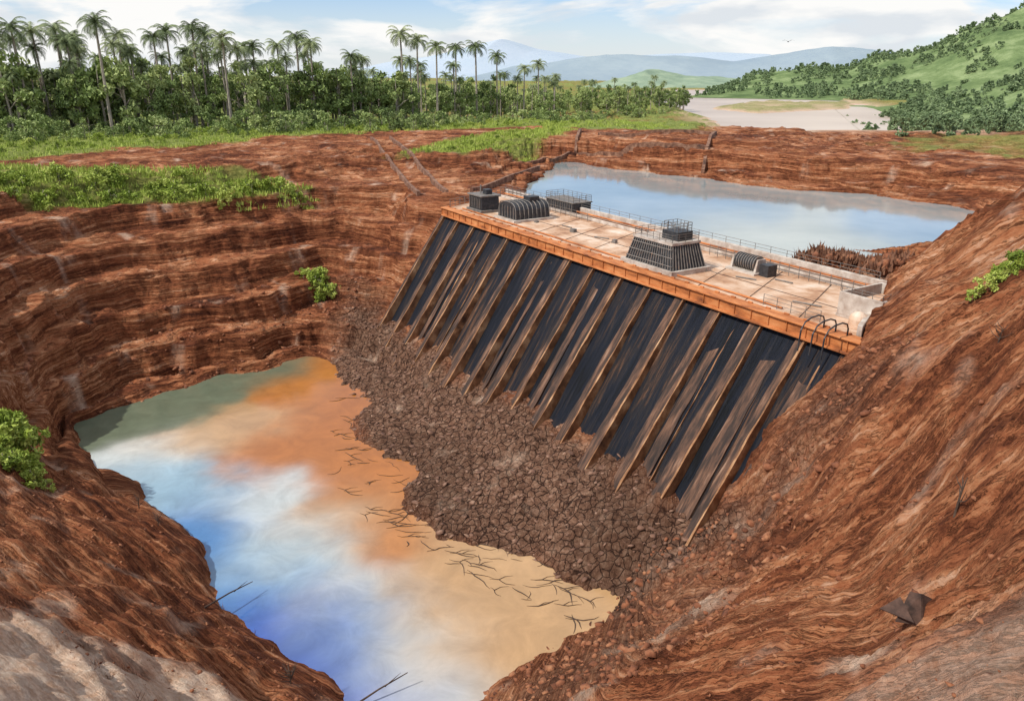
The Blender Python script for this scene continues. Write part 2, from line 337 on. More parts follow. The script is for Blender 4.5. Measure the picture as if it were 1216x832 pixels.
def panelmat():
    t=NT('black_panel'); p=t.pos(); a=t.noise(t.mapp(p,(1.7,.15,.10)),1.3,8,.72,.6); b=t.noise(t.mapp(p,(.30,.06,.06)),1,3,.5)  # near-black face colour with brown streaks, browner towards the foot
    z=t.n('ShaderNodeSeparateXYZ'); t.l(p,z.inputs[0]); low=t.math('MULTIPLY',t.math('ADD',z.outputs[2],12),-.012)
    f=t.math('ADD',t.math('MULTIPLY',a,.66),t.math('MULTIPLY',b,.36)); f=t.math('ADD',f,t.math('MAXIMUM',low,0))
    t.col(t.ramp(f,[(.40,(.003,.004,.006)),(.51,(.007,.010,.019)),(.575,(.022,.018,.018)),(.64,(.10,.05,.03)),(.76,(.28,.16,.10))]))
    t.rough(.6); t.b.inputs['Specular IOR Level'].default_value=.18; t.bump(a,.25,.8); return t.m
PAN=panelmat()
dam=bpy.data.objects.new('dam',None); S.collection.objects.link(dam)
dam.location=(O2[0]*H,O2[1]*H,DZ*H); dam.rotation_euler=(0,0,math.atan2(AX[1],AX[0]))
DM=Matrix.Translation(dam.location)@Matrix.Rotation(dam.rotation_euler[2],4,'Z'); 
WD=15.0; SK=-.49; DEP=20.5; SL=.636
def place(o): o.matrix_world=DM; return o
def loc(u,v,z=DZ):
    p=pt(u,v,z); s,q=cl(p[0],p[1]); return s*H,q*H
m=MB()
m.hexa([(-1,-SL*DEP,-DEP),(L,-SL*DEP,-DEP),(L,4,-DEP),(-1,4,-DEP)],[(-1,.3,-.1),(L,.3,-.1),(L,4,-.1),(-1,4,-.1)])
m.obj('face_panels',[PAN],dam)
m=MB(); nb=15; r=np.random.default_rng(3)
def rib(x,w,p0,p1,mi=0,dep=DEP,tw=1.0):
    b=[(x-w/2,-SL*dep-p1,-dep),(x+w/2,-SL*dep-p1,-dep),(x+w/2,-SL*dep+.5,-dep),(x-w/2,-SL*dep+.5,-dep)]
    w*=tw; tt=[(x-w/2,-.1-p0,-.9),(x+w/2,-.1-p0,-.9),(x+w/2,.6,-.9),(x-w/2,.6,-.9)]
    k=16; prev=b
    for i in range(1,k+1):
        f=i/k; cur=[tuple(b[j][a]*(1-f)+tt[j][a]*f+(r.normal()*.035 if (a<2 and 0<i<k) else 0) for a in range(3)) for j in range(4)]
        m.add(list(prev)+cur,[(0,1,5,4),(1,2,6,5),(3,0,4,7)]+([(4,5,6,7)] if i==k else []),mi); prev=cur
bw=L/nb
for i in range(nb+1):
    x=min(i*bw,L-.4); w=.85+r.random()*.5
    rib(x,w,.4,1.5,0,tw=.8)
    rib(x+w/2+.05,.17,.55,1.7,1)
    if i<nb:
        if r.random()<.4: rib(x+bw*(.35+.35*r.random()),.6+1.2*r.random(),.05,.5,0,tw=.7)
        if r.random()<.35: rib(x+bw*(.4+.3*r.random()),.13,.08,.45,1)
m.obj('buttress_ribs',[RIBM,RUSTD],dam)
def para(x0,x1,y0,y1,z0,z1): 
    q=lambda x,y,z:(x+SK*y,y,z)
    return [q(x0,y0,z0),q(x1,y0,z0),q(x1,y1,z0),q(x0,y1,z0)],[q(x0,y0,z1),q(x1,y0,z1),q(x1,y1,z1),q(x0,y1,z1)]
m=MB(); m.hexa(*para(0,L,.5,WD,-1.6,0)); m.hexa(*para(0,L,WD-1.0,WD-.02,-8,-1.605))
m.obj('deck',[CONC],dam)
m=MB(); m.hexa(*para(-.3,L+.3,-.9,.497,-.95,.12)); m.hexa(*para(-.3,L+.3,-1.15,.3,.123,.26)); m.hexa(*para(-.3,L+.3,-1.1,-.905,-1.0,-.8))
for i in range(38): m.box((i*1.92+.3,-.96,-.75),(.10,.12,.85))
for i in range(0,int(L),2): m.box((i+.6,.1,.263),(.5,.2,.12))
m.obj('front_beam',[RUST],dam,.03)
m=MB(); m.hexa(*para(0,L,WD-.5,WD-.05,.003,.95)); m.hexa(*para(0,L,WD-2.6,WD-2.4,.003,.45)); m.hexa(*para(0,L,WD,WD+.6,-4,-.3))
m.hexa(*para(L-.45,L,.6,WD-.6,.003,1.0))
m.obj('back_parapet',[PALE],dam,.04)
m=MB(); m.hexa(*para(0,L,WD-1.9,WD-1.5,.003,.18)); 
m.tube([(SK*(WD-1)+.5,WD-1,.4),(L+SK*(WD-1)-1,WD-1,.4)],.13,8)
m.tube([(SK*1.6+3,1.6,.15),(L+SK*1.6-8,1.6,.15)],.10,8)
m.obj('service_pipe',[RUST],dam)
m=MB()
for k in range(1,12): 
    x=k*L/12; m.hexa(*para(x-.05,x+.05,.6,WD-2.7,.002,.03))
m.hexa(*para(.5,L-.6,6.0,6.12,.002,.025))
m.obj('expansion_joints',[RIBM],dam)
m=MB(); q=lambda x,y,z=0:(x+SK*y,y,z)
m.rail([q(0,.8),q(0,WD-.6),q(13,WD-.6)],1.2,1.3); m.rail([q(0,WD-.3,.95),q(L*.98,WD-.3,.95)],.7,2.2,.03,bars=2)
m.rail([q(L-10,1.3),q(L-4,1.3)],1.0,1.4,.03); m.rail([q(L-22,WD-3.5),q(L-1,WD-3.5)],1.2,1.2,.035)
m.rail([q(14,WD-3.2),q(26,WD-3.2)],1.1,1.3,.035)
place(m.obj('guard_railing',[GREY]))
x,y=loc(575,250); m=MB(); m.box((x,y,.0),(4.6,3.6,.4),1,shx=0); m.box((x,y,.4),(4,3,1.9),0,.96); m.box((x,y,2.3),(4.4,3.4,.22),1)
for i in range(7): m.box((x-1.6+i*.53,y-1.58,.6),(.12,.12,1.5),1)
m.box((x+.5,y+.3,2.52),(1.2,1.0,.7),0); m.tube([(x-1,y,2.52),(x-1,y,3.7)],.12,8,1)
place(m.obj('hoist_hut',[DARK,GREY],bevel=.03))
x,y=loc(622,259); m=MB()
def barrel(m,x,y,w,l,hh,mi=0,ribs=9):
    pr=[(-w/2,0)]+[(-w/2*math.copysign(abs(math.cos(math.pi*k/10))**.6,math.cos(math.pi*k/10)),.9+(hh-.9)*math.sin(math.pi*k/10)**.7) for k in range(11)]+[(w/2,0)]
    V=[(x+a,y-l/2,b) for a,b in pr]+[(x+a,y+l/2,b) for a,b in pr]; n=len(pr)
    m.add(V,[(i,i+1,n+i+1,n+i) for i in range(n-1)]+[tuple(range(n))[::-1],tuple(range(n,2*n))],mi)
    for j in range(ribs):
        yy=y-l/2+l*j/(ribs-1); m.tube([(x+a*1.03,yy,b*1.03+.02) for a,b in pr],.07,5,1,False)
barrel(m,x,y,4.6,5.5,2.5); 
for k in range(6): m.box((x-1.9+k*.76,y-2.82,.2),(.12,.1,1.8),1)
m.box((x,y,-.0),(5.6,6.6,.3),2); m.box((x+.4,y+1,2.5),(1.6,1.6,.6),0)
place(m.obj('turbine_hall',[DARK,GREY,PALE]))
x,y=loc(668,250); m=MB(); m.box((x,y+1,.0),(7.2,3.2,1.5),0); m.box((x,y+1,1.5),(7.5,3.5,.15),1); m.rail([(x-3.6,y-.6,1.65),(x+3.6,y-.6,1.65),(x+3.6,y+2.6,1.65),(x-3.6,y+2.6,1.65),(x-3.6,y-.6,1.65)],.9,1.2,.04,1)
for k in range(12): m.box((x-3.3+k*.6,y-.63,.1),(.1,.1,1.3),1)
place(m.obj('switchgear_container',[DARK,GREY],bevel=.02))
x,y=loc(776,318); y+=1.5; m=MB(); m.box((x,y,0),(8.2,5.4,.5),2); m.box((x,y,.5),(7.4,4.6,2.4),0,.80)
for k in range(19):
    a=-3.55+k*7.1/18
    m.tube([(x+a,y-2.36,.5),(x+a*.8,y-1.9,2.9)],.05,5,1)
    if k<12:
        b=-2.2+k*4.4/11
        for sx in (-1,1): m.tube([(x+sx*3.76,y+b,.5),(x+sx*3.0,y+b*.8,2.9)],.05,5,1)
for zz in (.9,1.7,2.5):
    k=1-.2*(zz-.5)/2.4; m.tube([(x-3.75*k,y-2.36*k,zz),(x+3.75*k,y-2.36*k,zz)],.06,5,1)
m.box((x,y,2.9),(6.2,3.9,.25),2); m.box((x+1.3,y+.3,3.15),(2.4,2.0,.9),0); m.rail([(x-2.9,y-1.8,3.15),(x+2.9,y-1.8,3.15),(x+2.9,y+1.8,3.15),(x-2.9,y+1.8,3.15),(x-2.9,y-1.8,3.15)],.8,.9,.03,1)
m.rail([(x+.2,y-.6,4.05),(x+2.4,y-.6,4.05),(x+2.4,y+1.2,4.05),(x+.2,y+1.2,4.05),(x+.2,y-.6,4.05)],.9,.6,.035,1)
place(m.obj('gate_housing',[DARK,GREY,PALE]))
x,y=loc(884,322); m=MB(); y+=.5
m.tube([(x-1.3,y,.95),(x+1.3,y,.95)],.75,20,0)
for k in range(9): m.tube([(x-1.3+k*.325-.05,y,.95),(x-1.3+k*.325+.05,y,.95)],.84,20,1)
for sx in (-1.6,1.6): m.box((x+sx,y,0),(.3,1.8,1.5),2,.6)
m.box((x,y,0),(4,2.6,.2),2); m.box((x+2.6,y,0),(1.1,1.3,1.2),0)
place(m.obj('winch_drum',[DARK,GREY,PALE]))
x,y=loc(1034,378); m=MB()
m.box((x,y+1.0,0),(4.2,5.6,.25),0); 
for (cx,cy,dx,dy) in ((x,y-1.7,4.0,.25),(x,y+3.7,4.0,.25),(x-1.9,y+1,.25,5.1),(x+1.9,y+1,.25,5.1)): m.box((cx,cy,.253),(dx,dy,1.9),0)
m.box((x,y+1.6,.26),(2.4,2.4,1.2),1)
m.rail([(x-1.9,y-1.7,2.15),(x+1.9,y-1.7,2.15),(x+1.9,y+3.7,2.15)],.5,.9,.035,2,2)
place(m.obj('valve_chamber',[PALE,CONC,GREY],bevel=.03))
x,y=loc(1018,388); m=MB(); 
m.tube([(x,y,0),(x,y,.7),(x,y,1.0),(x,y,1.2),(x,y,1.3)],[.75,.75,.62,.35,.05],16,0); m.tube([(x,y,.02),(x,y,.2)],.95,16,0)
place(m.obj('vent_dome',[CONC]))
m=MB()
for k in range(3):
    x,y=loc(968+k*14,396+k*5); m.tube([(x-.2,y+1.2,0),(x-.2,y+1.2,.8),(x-.2,y+1.0,1.2),(x-.2,y+.4,1.4),(x-.2,y-.4,1.35),(x-.2,y-1.1,1.1),(x-.2,y-1.5,.5),(x-.2,y-1.6,-1.2)],.065,8)
place(m.obj('siphon_pipe',[DARK]))
m=MB(); 
for k in range(16):
    x=L*.1+k*4+r.random()*2; y=3+r.random()*7; 
    if r.random()<.4: m.box((x+SK*y,y,.003),(.5+r.random()*.6,.4+r.random()*.5,.2+r.random()*.3),0,.95,r.random())
    else: m.tube([(x+SK*y,y,.1),(x+SK*y+1.5+r.random(),y+r.random(),.1)],.07,6,0)
place(m.obj('deck_clutter',[GREY]))
def drapewall(name,a,b,off,wd,hh,k=40,mat=None):
    A1=np.array(a)*H; B1=np.array(b)*H; d=(B1-A1)/np.linalg.norm(B1-A1); nn=np.array([-d[1],d[0]])
    P_=A1+(B1-A1)*np.linspace(0,1,k+1)[:,None]+nn*off; z=hz(P_[:,0],P_[:,1]); z=np.convolve(np.pad(z,3,mode='edge'),np.ones(7)/7,'valid')
    V=[];Fc=[]
    for i in range(k+1):
        for o,zz in ((-wd,-3),(-wd,hh),(wd,hh),(wd,-3)): V.append((P_[i,0]+nn[0]*o,P_[i,1]+nn[1]*o,z[i]+zz))
        if i: 
            b_=4*(i-1)
            for j in range(3): Fc.append((b_+j,b_+j+1,b_+j+5,b_+j+4))
    Fc+=[(0,1,2,3),tuple(4*k+j for j in (3,2,1,0))]
    m=MB(); m.add(V,Fc); m.obj(name,[mat or WALLM])
pa_,pb_=pt(452,166,.58)[:2],pt(514,228,.5)[:2]
drapewall('retaining_wall',pa_,pb_,-2.6,.3,.8); drapewall('retaining_wall',pa_,pb_,2.6,.3,.8)
drapewall('retaining_wall',pt(560,228,.5)[:2],pt(640,198,.5)[:2],0,.3,1.0)
# low walls stepping round the head of the reservoir
drapewall('retaining_wall',(.42,5.16),(.80,4.78),0,.35,.9); drapewall('retaining_wall',(.80,4.78),(1.12,4.46),0,.35,.9)
drapewall('retaining_wall',(.42,5.16),(.50,5.75),0,.35,.8); drapewall('retaining_wall',(1.06,4.30),(1.32,5.1),0,.35,.9)
drapewall('retaining_wall',(.05,4.62),(.42,5.16),0,.35,.8); drapewall('retaining_wall',(.60,5.45),(1.28,4.98),0,.35,.8)
# ---------- rocks ----------
ICO=[]
t_=(1+5**.5)/2
for a in (-1,1):
    for b in (-t_,t_): ICO+= [(a,b,0),(0,a,b),(b,0,a)]
ICO=np.array(ICO)/1.9
from itertools import combinations
IF=[f for f in combinations(range(12),3) if all(abs(np.linalg.norm(ICO[a]-ICO[b])-2/1.9)<.01 for a,b in combinations(f,2))]
IF=[f if np.dot(np.cross(ICO[f[1]]-ICO[f[0]],ICO[f[2]]-ICO[f[0]]),ICO[f[0]])>0 else f[::-1] for f in IF]; IF=np.array(IF)
def rocks(name,px,py,size,mat,flat=.55):
    k=len(px); z=hz(px,py); g=np.random.default_rng(5)
    V=ICO[None]*(1+g.normal(0,.22,(k,12,1))); sc=size[:,None]*np.stack([1+.5*g.random(k),.7+.4*g.random(k),flat*(.6+.8*g.random(k))],-1)
    V=V*sc[:,None,:]; a=g.random(k)*6.28; tl=g.normal(0,.35,k)
    x=V[...,0]*np.cos(a)[:,None]-V[...,1]*np.sin(a)[:,None]; y=V[...,0]*np.sin(a)[:,None]+V[...,1]*np.cos(a)[:,None]; zz=V[...,2]+x*np.sin(tl)[:,None]
    V=np.stack([x+px[:,None],y+py[:,None],zz+z[:,None]+.0*size[:,None]],-1).reshape(-1,3)
    Fc=(IF[None]+12*np.arange(k)[:,None,None]).reshape(-1,3)
    me=bpy.data.meshes.new(name); setmesh(me,V,Fc,3); return mkobj(name,me,mat)
def sample(poly,k,pad=0):
    P=np.array([p[:2] for p in poly]); lo,hi=P.min(0),P.max(0); x=rng.uniform(lo[0],hi[0],k*6); y=rng.uniform(lo[1],hi[1],k*6)
    o=sdpoly(x,y,poly)<pad; return x[o][:k]*H,y[o][:k]*H
ROCK=simple('rubble_rock',[(.3,(.06,.030,.021)),(.5,(.195,.10,.064)),(.7,(.38,.24,.165))],.9,.9,.05,det=6)
x,y=sample(RUB,3200,.04); rocks('rubble',x,y,.06+.32*rng.random(len(x))**5,ROCK,.4)
CLOD=simple('earth_clod',[(.3,(.06,.022,.013)),(.5,(.24,.085,.038)),(.7,(.42,.20,.10))],.9,.95,.05,det=6)
x,y=sample(EDGE,1700,.05); rocks('earth_clods',x,y,.05+.30*rng.random(len(x))**4,CLOD,.7)
BANK=[pt(0,560,.18),pt(120,575,.05),pt(250,690,.05),pt(420,840,.03),pt(200,840,.28),pt(0,760,.33)]
x,y=sample(BANK,900,.0); x2,y2=sample([pt(680,840,.15),pt(830,760,.17),pt(930,640,.26),pt(1020,520,.43),pt(1216,450,.66),pt(1216,840,.58)],600)
LW=[pt(90,505,.02),pt(350,425,.02),pt(420,390,.07),pt(430,330,.2),pt(300,340,.22),pt(150,380,.18),pt(0,420,.26)]
x3,y3=sample(LW,900)
x=np.concatenate([x,x2,x3]);y=np.concatenate([y,y2,y3]); sz=.03+.14*rng.random(len(x))**4; sz[len(x)-len(x3):]*=2.4; rocks('earth_clods',x,y,sz,CLOD,.7)
# ---------- foliage ----------
def leafmat(name,c0,c1,c2):
    t=NT(name); P=t.pos('w'); oi=t.n('ShaderNodeObjectInfo'); nn=t.noise(P,.4,3,.7); f=t.math('ADD',t.math('MULTIPLY',nn,.7),t.math('MULTIPLY',oi.outputs['Random'],.3))
    c=t.ramp(f,[(.3,c0),(.48,c1),(.68,c2)]); t.col(c); t.rough(.65); t.b.inputs['Specular IOR Level'].default_value=.2
    return t.m
LEAF=leafmat('tree_foliage',(.10,.14,.05),(.24,.32,.10),(.40,.46,.18))
PLEAF=leafmat('palm_foliage',(.09,.12,.05),(.18,.23,.10),(.30,.34,.17))
BRI=leafmat('bright_foliage',(.13,.19,.025),(.30,.39,.06),(.47,.53,.13))
HAZ=leafmat('hillside_foliage',(.11,.16,.08),(.18,.25,.12),(.27,.35,.18))  # hill tree greens lightened, painting distance haze into the leaves
BARK=simple('bark',[(.3,(.18,.15,.12)),(.7,(.46,.40,.33))],2,.9,0,(1,1,.4),det=2)
DEAD=simple('dead_wood',[(.3,(.03,.018,.014)),(.7,(.12,.075,.05))],4,.9,.01,det=3)
def leaves(cen,rad,k,size,g,squash=.8):
    V=[];
    for (c,rr) in zip(cen,rad):
        d=g.normal(size=(k,3)); d/=np.linalg.norm(d,axis=1)[:,None]; p=np.array(c)+d*(rr*g.random((k,1))**.45)*np.array([1,1,squash])
        a=g.normal(size=(k,3)); a/=np.linalg.norm(a,axis=1)[:,None]; b=np.cross(a,g.normal(size=(k,3))); b/=np.linalg.norm(b,axis=1)[:,None]
        s=size*(.5+g.random((k,1)))
        V.append(np.stack([p-a*s*.5,p+b*s*.3,p+a*s*.7,p-b*s*.3],1))
    return np.concatenate(V).reshape(-1,3)
def treemesh(name,mat,g,hh,cr,ncl,k,size,trunk=True,flatb=.35):
    cen=[];rad=[]
    for i in range(ncl):
        a=g.random()*6.28; rr=cr*(.15+.8*g.random()**.6); f=g.random(); z=hh*(flatb+ (1-flatb)*f)-cr*.25; rr*=math.sin(math.pi*(.18+.72*f))
        cen.append((rr*math.cos(a),rr*math.sin(a),z)); rad.append(cr*(.18+.20*g.random()))
    LV=leaves(cen,rad,k,size,g); m=MB()
    if trunk:
        m.tube([(0,0,-1),(.1,0,hh*.3),(0,.2,hh*.6),(0,0,hh*.85)],[hh*.02,hh*.016,hh*.01,.04],6)
        for c in cen[::3]:
            z0=hh*(.25+.3*g.random()); m.tube([(0,0,z0),(c[0]*.5,c[1]*.5,(z0+c[2])*.5+.3),c],[hh*.008,hh*.005,.03],4)
    nv=len(m.v); V=m.v+[tuple(p) for p in LV]; nl=len(LV)//4
    Fc=m.f+[(nv+4*i,nv+4*i+1,nv+4*i+2,nv+4*i+3) for i in range(nl)]
    me=bpy.data.meshes.new(name); me.from_pydata(V,[],Fc); me.materials.append(BARK); me.materials.append(mat)
    me.polygons.foreach_set("material_index",[0]*len(m.f)+[1]*nl); me.update(); return me
def palmmesh(name,g,hh):
    m=MB(); lean=g.normal(0,.35,2)
    tp=[(lean[0]*f*f,lean[1]*f*f,hh*f-1*(1-f)) for f in np.linspace(0,1,6)]
    m.tube(tp,[.40,.36,.32,.29,.27,.22],7); top=np.array(tp[-1])
    m.tube([top,top+np.array([0,0,1.3])],[.26,.12],7,1)
    for i in range(24):
        a=i*2.4+g.random()*.3; el=math.radians(72-85*((i+.5)/24)+g.normal()*6); ln=4.0+g.random()*1.0
        p=top+np.array([0,0,.9]); hd=np.array([math.cos(a),math.sin(a),0]); side=np.array([-math.sin(a),math.cos(a),0]); pts=[p]; e=el; k=9
        for j in range(k):
            p=p+(hd*math.cos(e)+np.array([0,0,math.sin(e)]))*ln/k; pts.append(p); e-=.15+.02*j
        for j in range(k):
            p0,p1=pts[j],pts[j+1]; w=1.0*math.sin(math.pi*min(1,(j+1.2)/(k+1)))**.6+.1
            for sgn in (-1,1):
                for h_ in (0,.5):
                    a0=p0+(p1-p0)*h_; a1=a0+(p1-p0)*.45
                    tip=(a0+a1)/2+(p1-p0)*.9+side*sgn*w*.95+np.array([0,0,-w*(.35+.35*g.random())])
                    m.add([a0,a1,tip],[(0,1,2)],1)
    me=bpy.data.meshes.new(name); me.from_pydata(m.v,[],m.f); me.materials.append(BARK); me.materials.append(PLEAF)
    me.polygons.foreach_set("material_index",m.mi); me.update(); return me
g=np.random.default_rng(11)
TREES=[treemesh('broadleaf_%d'%i,LEAF,g,10,3.0+g.random(),20,60,.5,True,.3) for i in range(6)]
BUSH=[treemesh('bush_%d'%i,LEAF,g,4,2.6,12,45,.42,True,.1) for i in range(3)]
HB=[treemesh('hill_tree_%d'%i,HAZ,g,8,4.2,9,30,1.2,False,.2) for i in range(3)]
BB=[treemesh('bright_bush_%d'%i,BRI,g,1.6,1.3,14,60,.20,True,.05) for i in range(3)]
PALMS=[palmmesh('palm_%d'%i,g,22) for i in range(4)]
def inst(name,me,x,y,sc,parent=None,z=None,scz=None):
    o=bpy.data.objects.new(name,me); S.collection.objects.link(o)
    o.location=(x,y,hz(x,y)[0] if z is None else z); o.scale=(sc,sc,scz or sc); o.rotation_euler=(0,0,g.random()*6.28)
    if parent: o.parent=parent
    return o
def empty(n_): 
    o=bpy.data.objects.new(n_,None); S.collection.objects.link(o); return o
forest=empty('forest')
K=620; us=g.uniform(-240,800,K); fr=np.interp(us,[-260,0,300,480,650,800],[5.2,5.6,6.3,7.3,9.2,12]); dd=fr+3.8*g.random(K)**1.7
xs=(us-608)/F*dd*H; ys=dd*H*.985; zs=hz(xs,ys)
for i in range(K):
    hh=np.interp(dd[i],[5.4,7,9,12,16],[23,20.5,17,14,15])*(.55+.55*g.random()); 
    if g.random()<.30: inst('palm',PALMS[i%4],xs[i],ys[i],hh/22*1.1,forest,zs[i])
    else: inst('tree',TREES[i%6],xs[i],ys[i],hh/10*.9,forest,zs[i],hh/10)
K=380; us=g.uniform(-240,780,K); fr=np.interp(us,[-260,0,300,480,650,780],[5.0,5.3,5.9,6.7,8.3,11]); dd=fr-.5+1.0*g.random(K)
xs=(us-608)/F*dd*H; ys=dd*H*.985; zs=hz(xs,ys)
for i in range(K): inst('understorey',BUSH[i%3],xs[i],ys[i],(.4+1.2*g.random()**1.5),forest,zs[i])
for (u,d,tv) in [(110,5.3,18),(62,5.7,26),(38,5.5,30),(225,5.8,26),(262,5.6,38),(195,6.2,30),(350,6.4,38),(415,6.4,62),(476,7.0,34),(494,7.2,42),(517,6.9,50),(565,7.6,50),(590,8,62),(150,6,54),(300,6.2,50),(640,9,72),(15,6,40),(85,6,40),(240,6.3,34),(365,6.8,46),(540,7.6,52),(330,6.6,48)]:
    x=(u-608)/F*d*H; y=d*H*(CT+ (416-tv)/F*ST); z0=hz(x,y)[0]; zt=H+d*H*ray(u,tv)[2]; inst('palm_tree',PALMS[g.integers(4)],x,y,(zt-z0)/24.5,None,z0)
def shrubs(name,poly,k,s0,s1,meshes=BB):
    e=empty(name); x,y=sample(poly,k); z=hz(x,y)
    for i in range(len(x)): inst('clump',meshes[i%3],x[i],y[i],s0+(s1-s0)*g.random()**2,e,z[i])
shrubs('bench_shrubs',[pt(u,v,.53) for u,v in [(-60,232),(-60,252),(60,241),(150,233),(280,224),(370,215),(330,211),(150,221)]],120,.5,2.0)
shrubs('meadow_shrubs',[pt(u,v,.6) for u,v in [(-60,188),(120,176),(230,168),(340,158),(600,148),(740,142),(560,143),(300,148),(0,168)]],220,.4,1.4)
shrubs('meadow_shrubs',GR3,50,.4,1.0)
def near(name,u,v,k,rad,s0,s1,ell=1):
    e=empty(name); c=hit(u,v)
    for i in range(k):
        x=c[0]+g.normal()*rad*ell; y=c[1]+g.normal()*rad; inst('clump',BB[i%3],x,y,s0+(s1-s0)*g.random(),e)
near('ledge_shrub',378,336,18,.8,.8,1.4,1.3)
near('bank_shrub',3,515,24,1.2,1.1,2.1); near('bank_shrub',28,560,18,.9,.5,1.1)
near('bank_shrub',1198,325,20,.7,.4,.8)
def tufts(name,px,py,mat,hmin,hmax,nb=9,w=.05,spread=.25):
    k=len(px); z=hz(px,py); n_=k*nb; bx=np.repeat(px,nb)+g.normal(0,spread,n_); by=np.repeat(py,nb)+g.normal(0,spread,n_); bz=np.repeat(z,nb)-.1
    a=g.random(n_)*6.28; hh=g.uniform(hmin,hmax,n_); tx=g.normal(0,.3,n_)*hh; ty=g.normal(0,.3,n_)*hh
    V=np.stack([np.stack([bx-w*np.cos(a),by-w*np.sin(a),bz],-1),np.stack([bx+w*np.cos(a),by+w*np.sin(a),bz],-1),np.stack([bx+tx,by+ty,bz+hh],-1)],1).reshape(-1,3)
    me=bpy.data.meshes.new(name); setmesh(me,V,np.arange(3*n_).reshape(-1,3),3); return mkobj(name,me,mat)
x,y=sample(GR2,1200,.02); x2,y2=sample([pt(u,v,.6) for u,v in [(-60,192),(120,182),(230,175),(340,162),(600,148),(740,150),(830,150),(740,140),(560,138),(300,145),(0,160)]],3500)
x3,y3=sample(GR3,900); tufts('grass',np.concatenate([x,x2,x3]),np.concatenate([y,y2,y3]),BRI,.4,1.1,10,.12,.4)
x,y=sample([pt(u,v,.53) for u,v in [(925,296),(940,288),(1000,294),(1068,308),(1068,335),(1000,330)]],420,.01)
DRY=simple('dry_brush',[(.3,(.10,.045,.028)),(.6,(.26,.12,.065)),(.8,(.38,.21,.13))],2,.9,0)
tufts('dry_brush',x,y,DRY,.4,1.1,14,.2,.5); rocks('earth_clods',x,y,.2+.5*rng.random(len(x))**2,CLOD,.9)
x,y=sample(BANK,60); x2,y2=sample(EDGE,50); tufts('dry_weeds',np.concatenate([x,x2]),np.concatenate([y,y2]),DRY,.2,.7,12,.02,.15)
def twig(name,u,v,h,sp=.5,k=7,th=1):
    x,y,z0=hit(u,v); m=MB()
    m.tube([(x,y,z0-.2),(x+.05,y,z0+h*.5),(x+.1*h,y,z0+h)],[.045*th,.035*th,.012*th],6)
    for i in range(k):
        f=.2+.75*i/k; a=g.random()*6.28; l=sp*h*(1-f*.6); b=(x+.05,y,z0+h*f); m.tube([b,(x+l*.6*math.cos(a),y+l*.6*math.sin(a),z0+h*f+l*.4),(x+l*math.cos(a),y+l*math.sin(a),z0+h*f+l*.9)],[.028*th,.018*th,.007*th],5)
    m.obj(name,[DEAD])
twig('dead_sapling',1133,614,1.9,.4,6,1.3); twig('dead_bush',345,812,1.1,1.0,18); twig('dead_bush',165,603,1.2,.8,10); twig('dead_bush',1185,408,1.0,.8,8); twig('dead_bush',188,624,1.1,.8,8)
for (a,b) in (((243,722),(300,690)),((415,842),(484,798))):
    p=Vector(hit(*a)); q2=Vector(pt(*b,.03))*H; p.z+=.05; q2.z=max(q2.z,hz(q2.x,q2.y)[0]+.3)
    m=MB(); m.tube([p,p.lerp(q2,.5)+Vector((0,0,.1)),q2],[.08,.06,.03],7); m.tube([p.lerp(q2,.6),p.lerp(q2,.8)+Vector((.3,.2,.4))],[.05,.01],5); m.obj('fallen_branch',[DEAD])
m=MB()
for i in range(320):
    u=g.uniform(385,710); v=g.uniform(470,735)
    if v<455+(u-390)*.6 or v>590+(u-380)*.55: continue
    p=np.array(pt(u,v,0))*H; a=g.normal(-.35,.4); l=g.uniform(.8,4.5); pts=[]; q2=p.copy(); q2[2]=.02; rr=g.uniform(.4,1)
    for j in range(7): pts.append(tuple(q2)); q2=q2+np.array([math.cos(a),math.sin(a),0])*l/7; a+=g.normal(0,.3)
    m.tube(pts,[.015*rr,.04*rr,.06*rr,.06*rr,.05*rr,.035*rr,.01],5)
    if i%3==0: m.tube([pts[2],(pts[2][0]+.5,pts[2][1]+.4,.03),(pts[2][0]+1.2,pts[2][1]+.5,.03)],[.035,.02,.007],5)
m.obj('driftwood',[DEAD])
x,y,z0=hit(1085,735); m=MB()
def shard(P_,th): 
    P_=[Vector(p) for p in P_]; n_=(P_[1]-P_[0]).cross(P_[2]-P_[0]).normalized()*th; k=len(P_)
    m.add(P_+[p+n_ for p in P_],[tuple(range(k))[::-1],tuple(range(k,2*k))]+[(i,(i+1)%k,k+(i+1)%k,k+i) for i in range(k)])
k=.85; z0+=.12
shard([(x-1.0*k,y-.2*k,z0-.3),(x+.1*k,y-.5*k,z0-.3),(x+.15*k,y+.1,z0+1.0*k),(x-.25*k,y+.3,z0+.95*k)],.07)
shard([(x+.1*k,y-.5*k,z0-.3),(x+1.3*k,y+.1,z0-.05),(x+.9*k,y+.3,z0+.5*k),(x+.15*k,y+.1,z0+1.0*k)],.07)
shard([(x-1.7*k,y+.1,z0+.1),(x-.4*k,y-.6,z0-.05),(x-.6*k,y+.4,z0+.45)],.06)
m.obj('broken_slab',[simple('slab_mud',[(.3,(.025,.015,.012)),(.7,(.13,.07,.05))],2,.9,.03)])
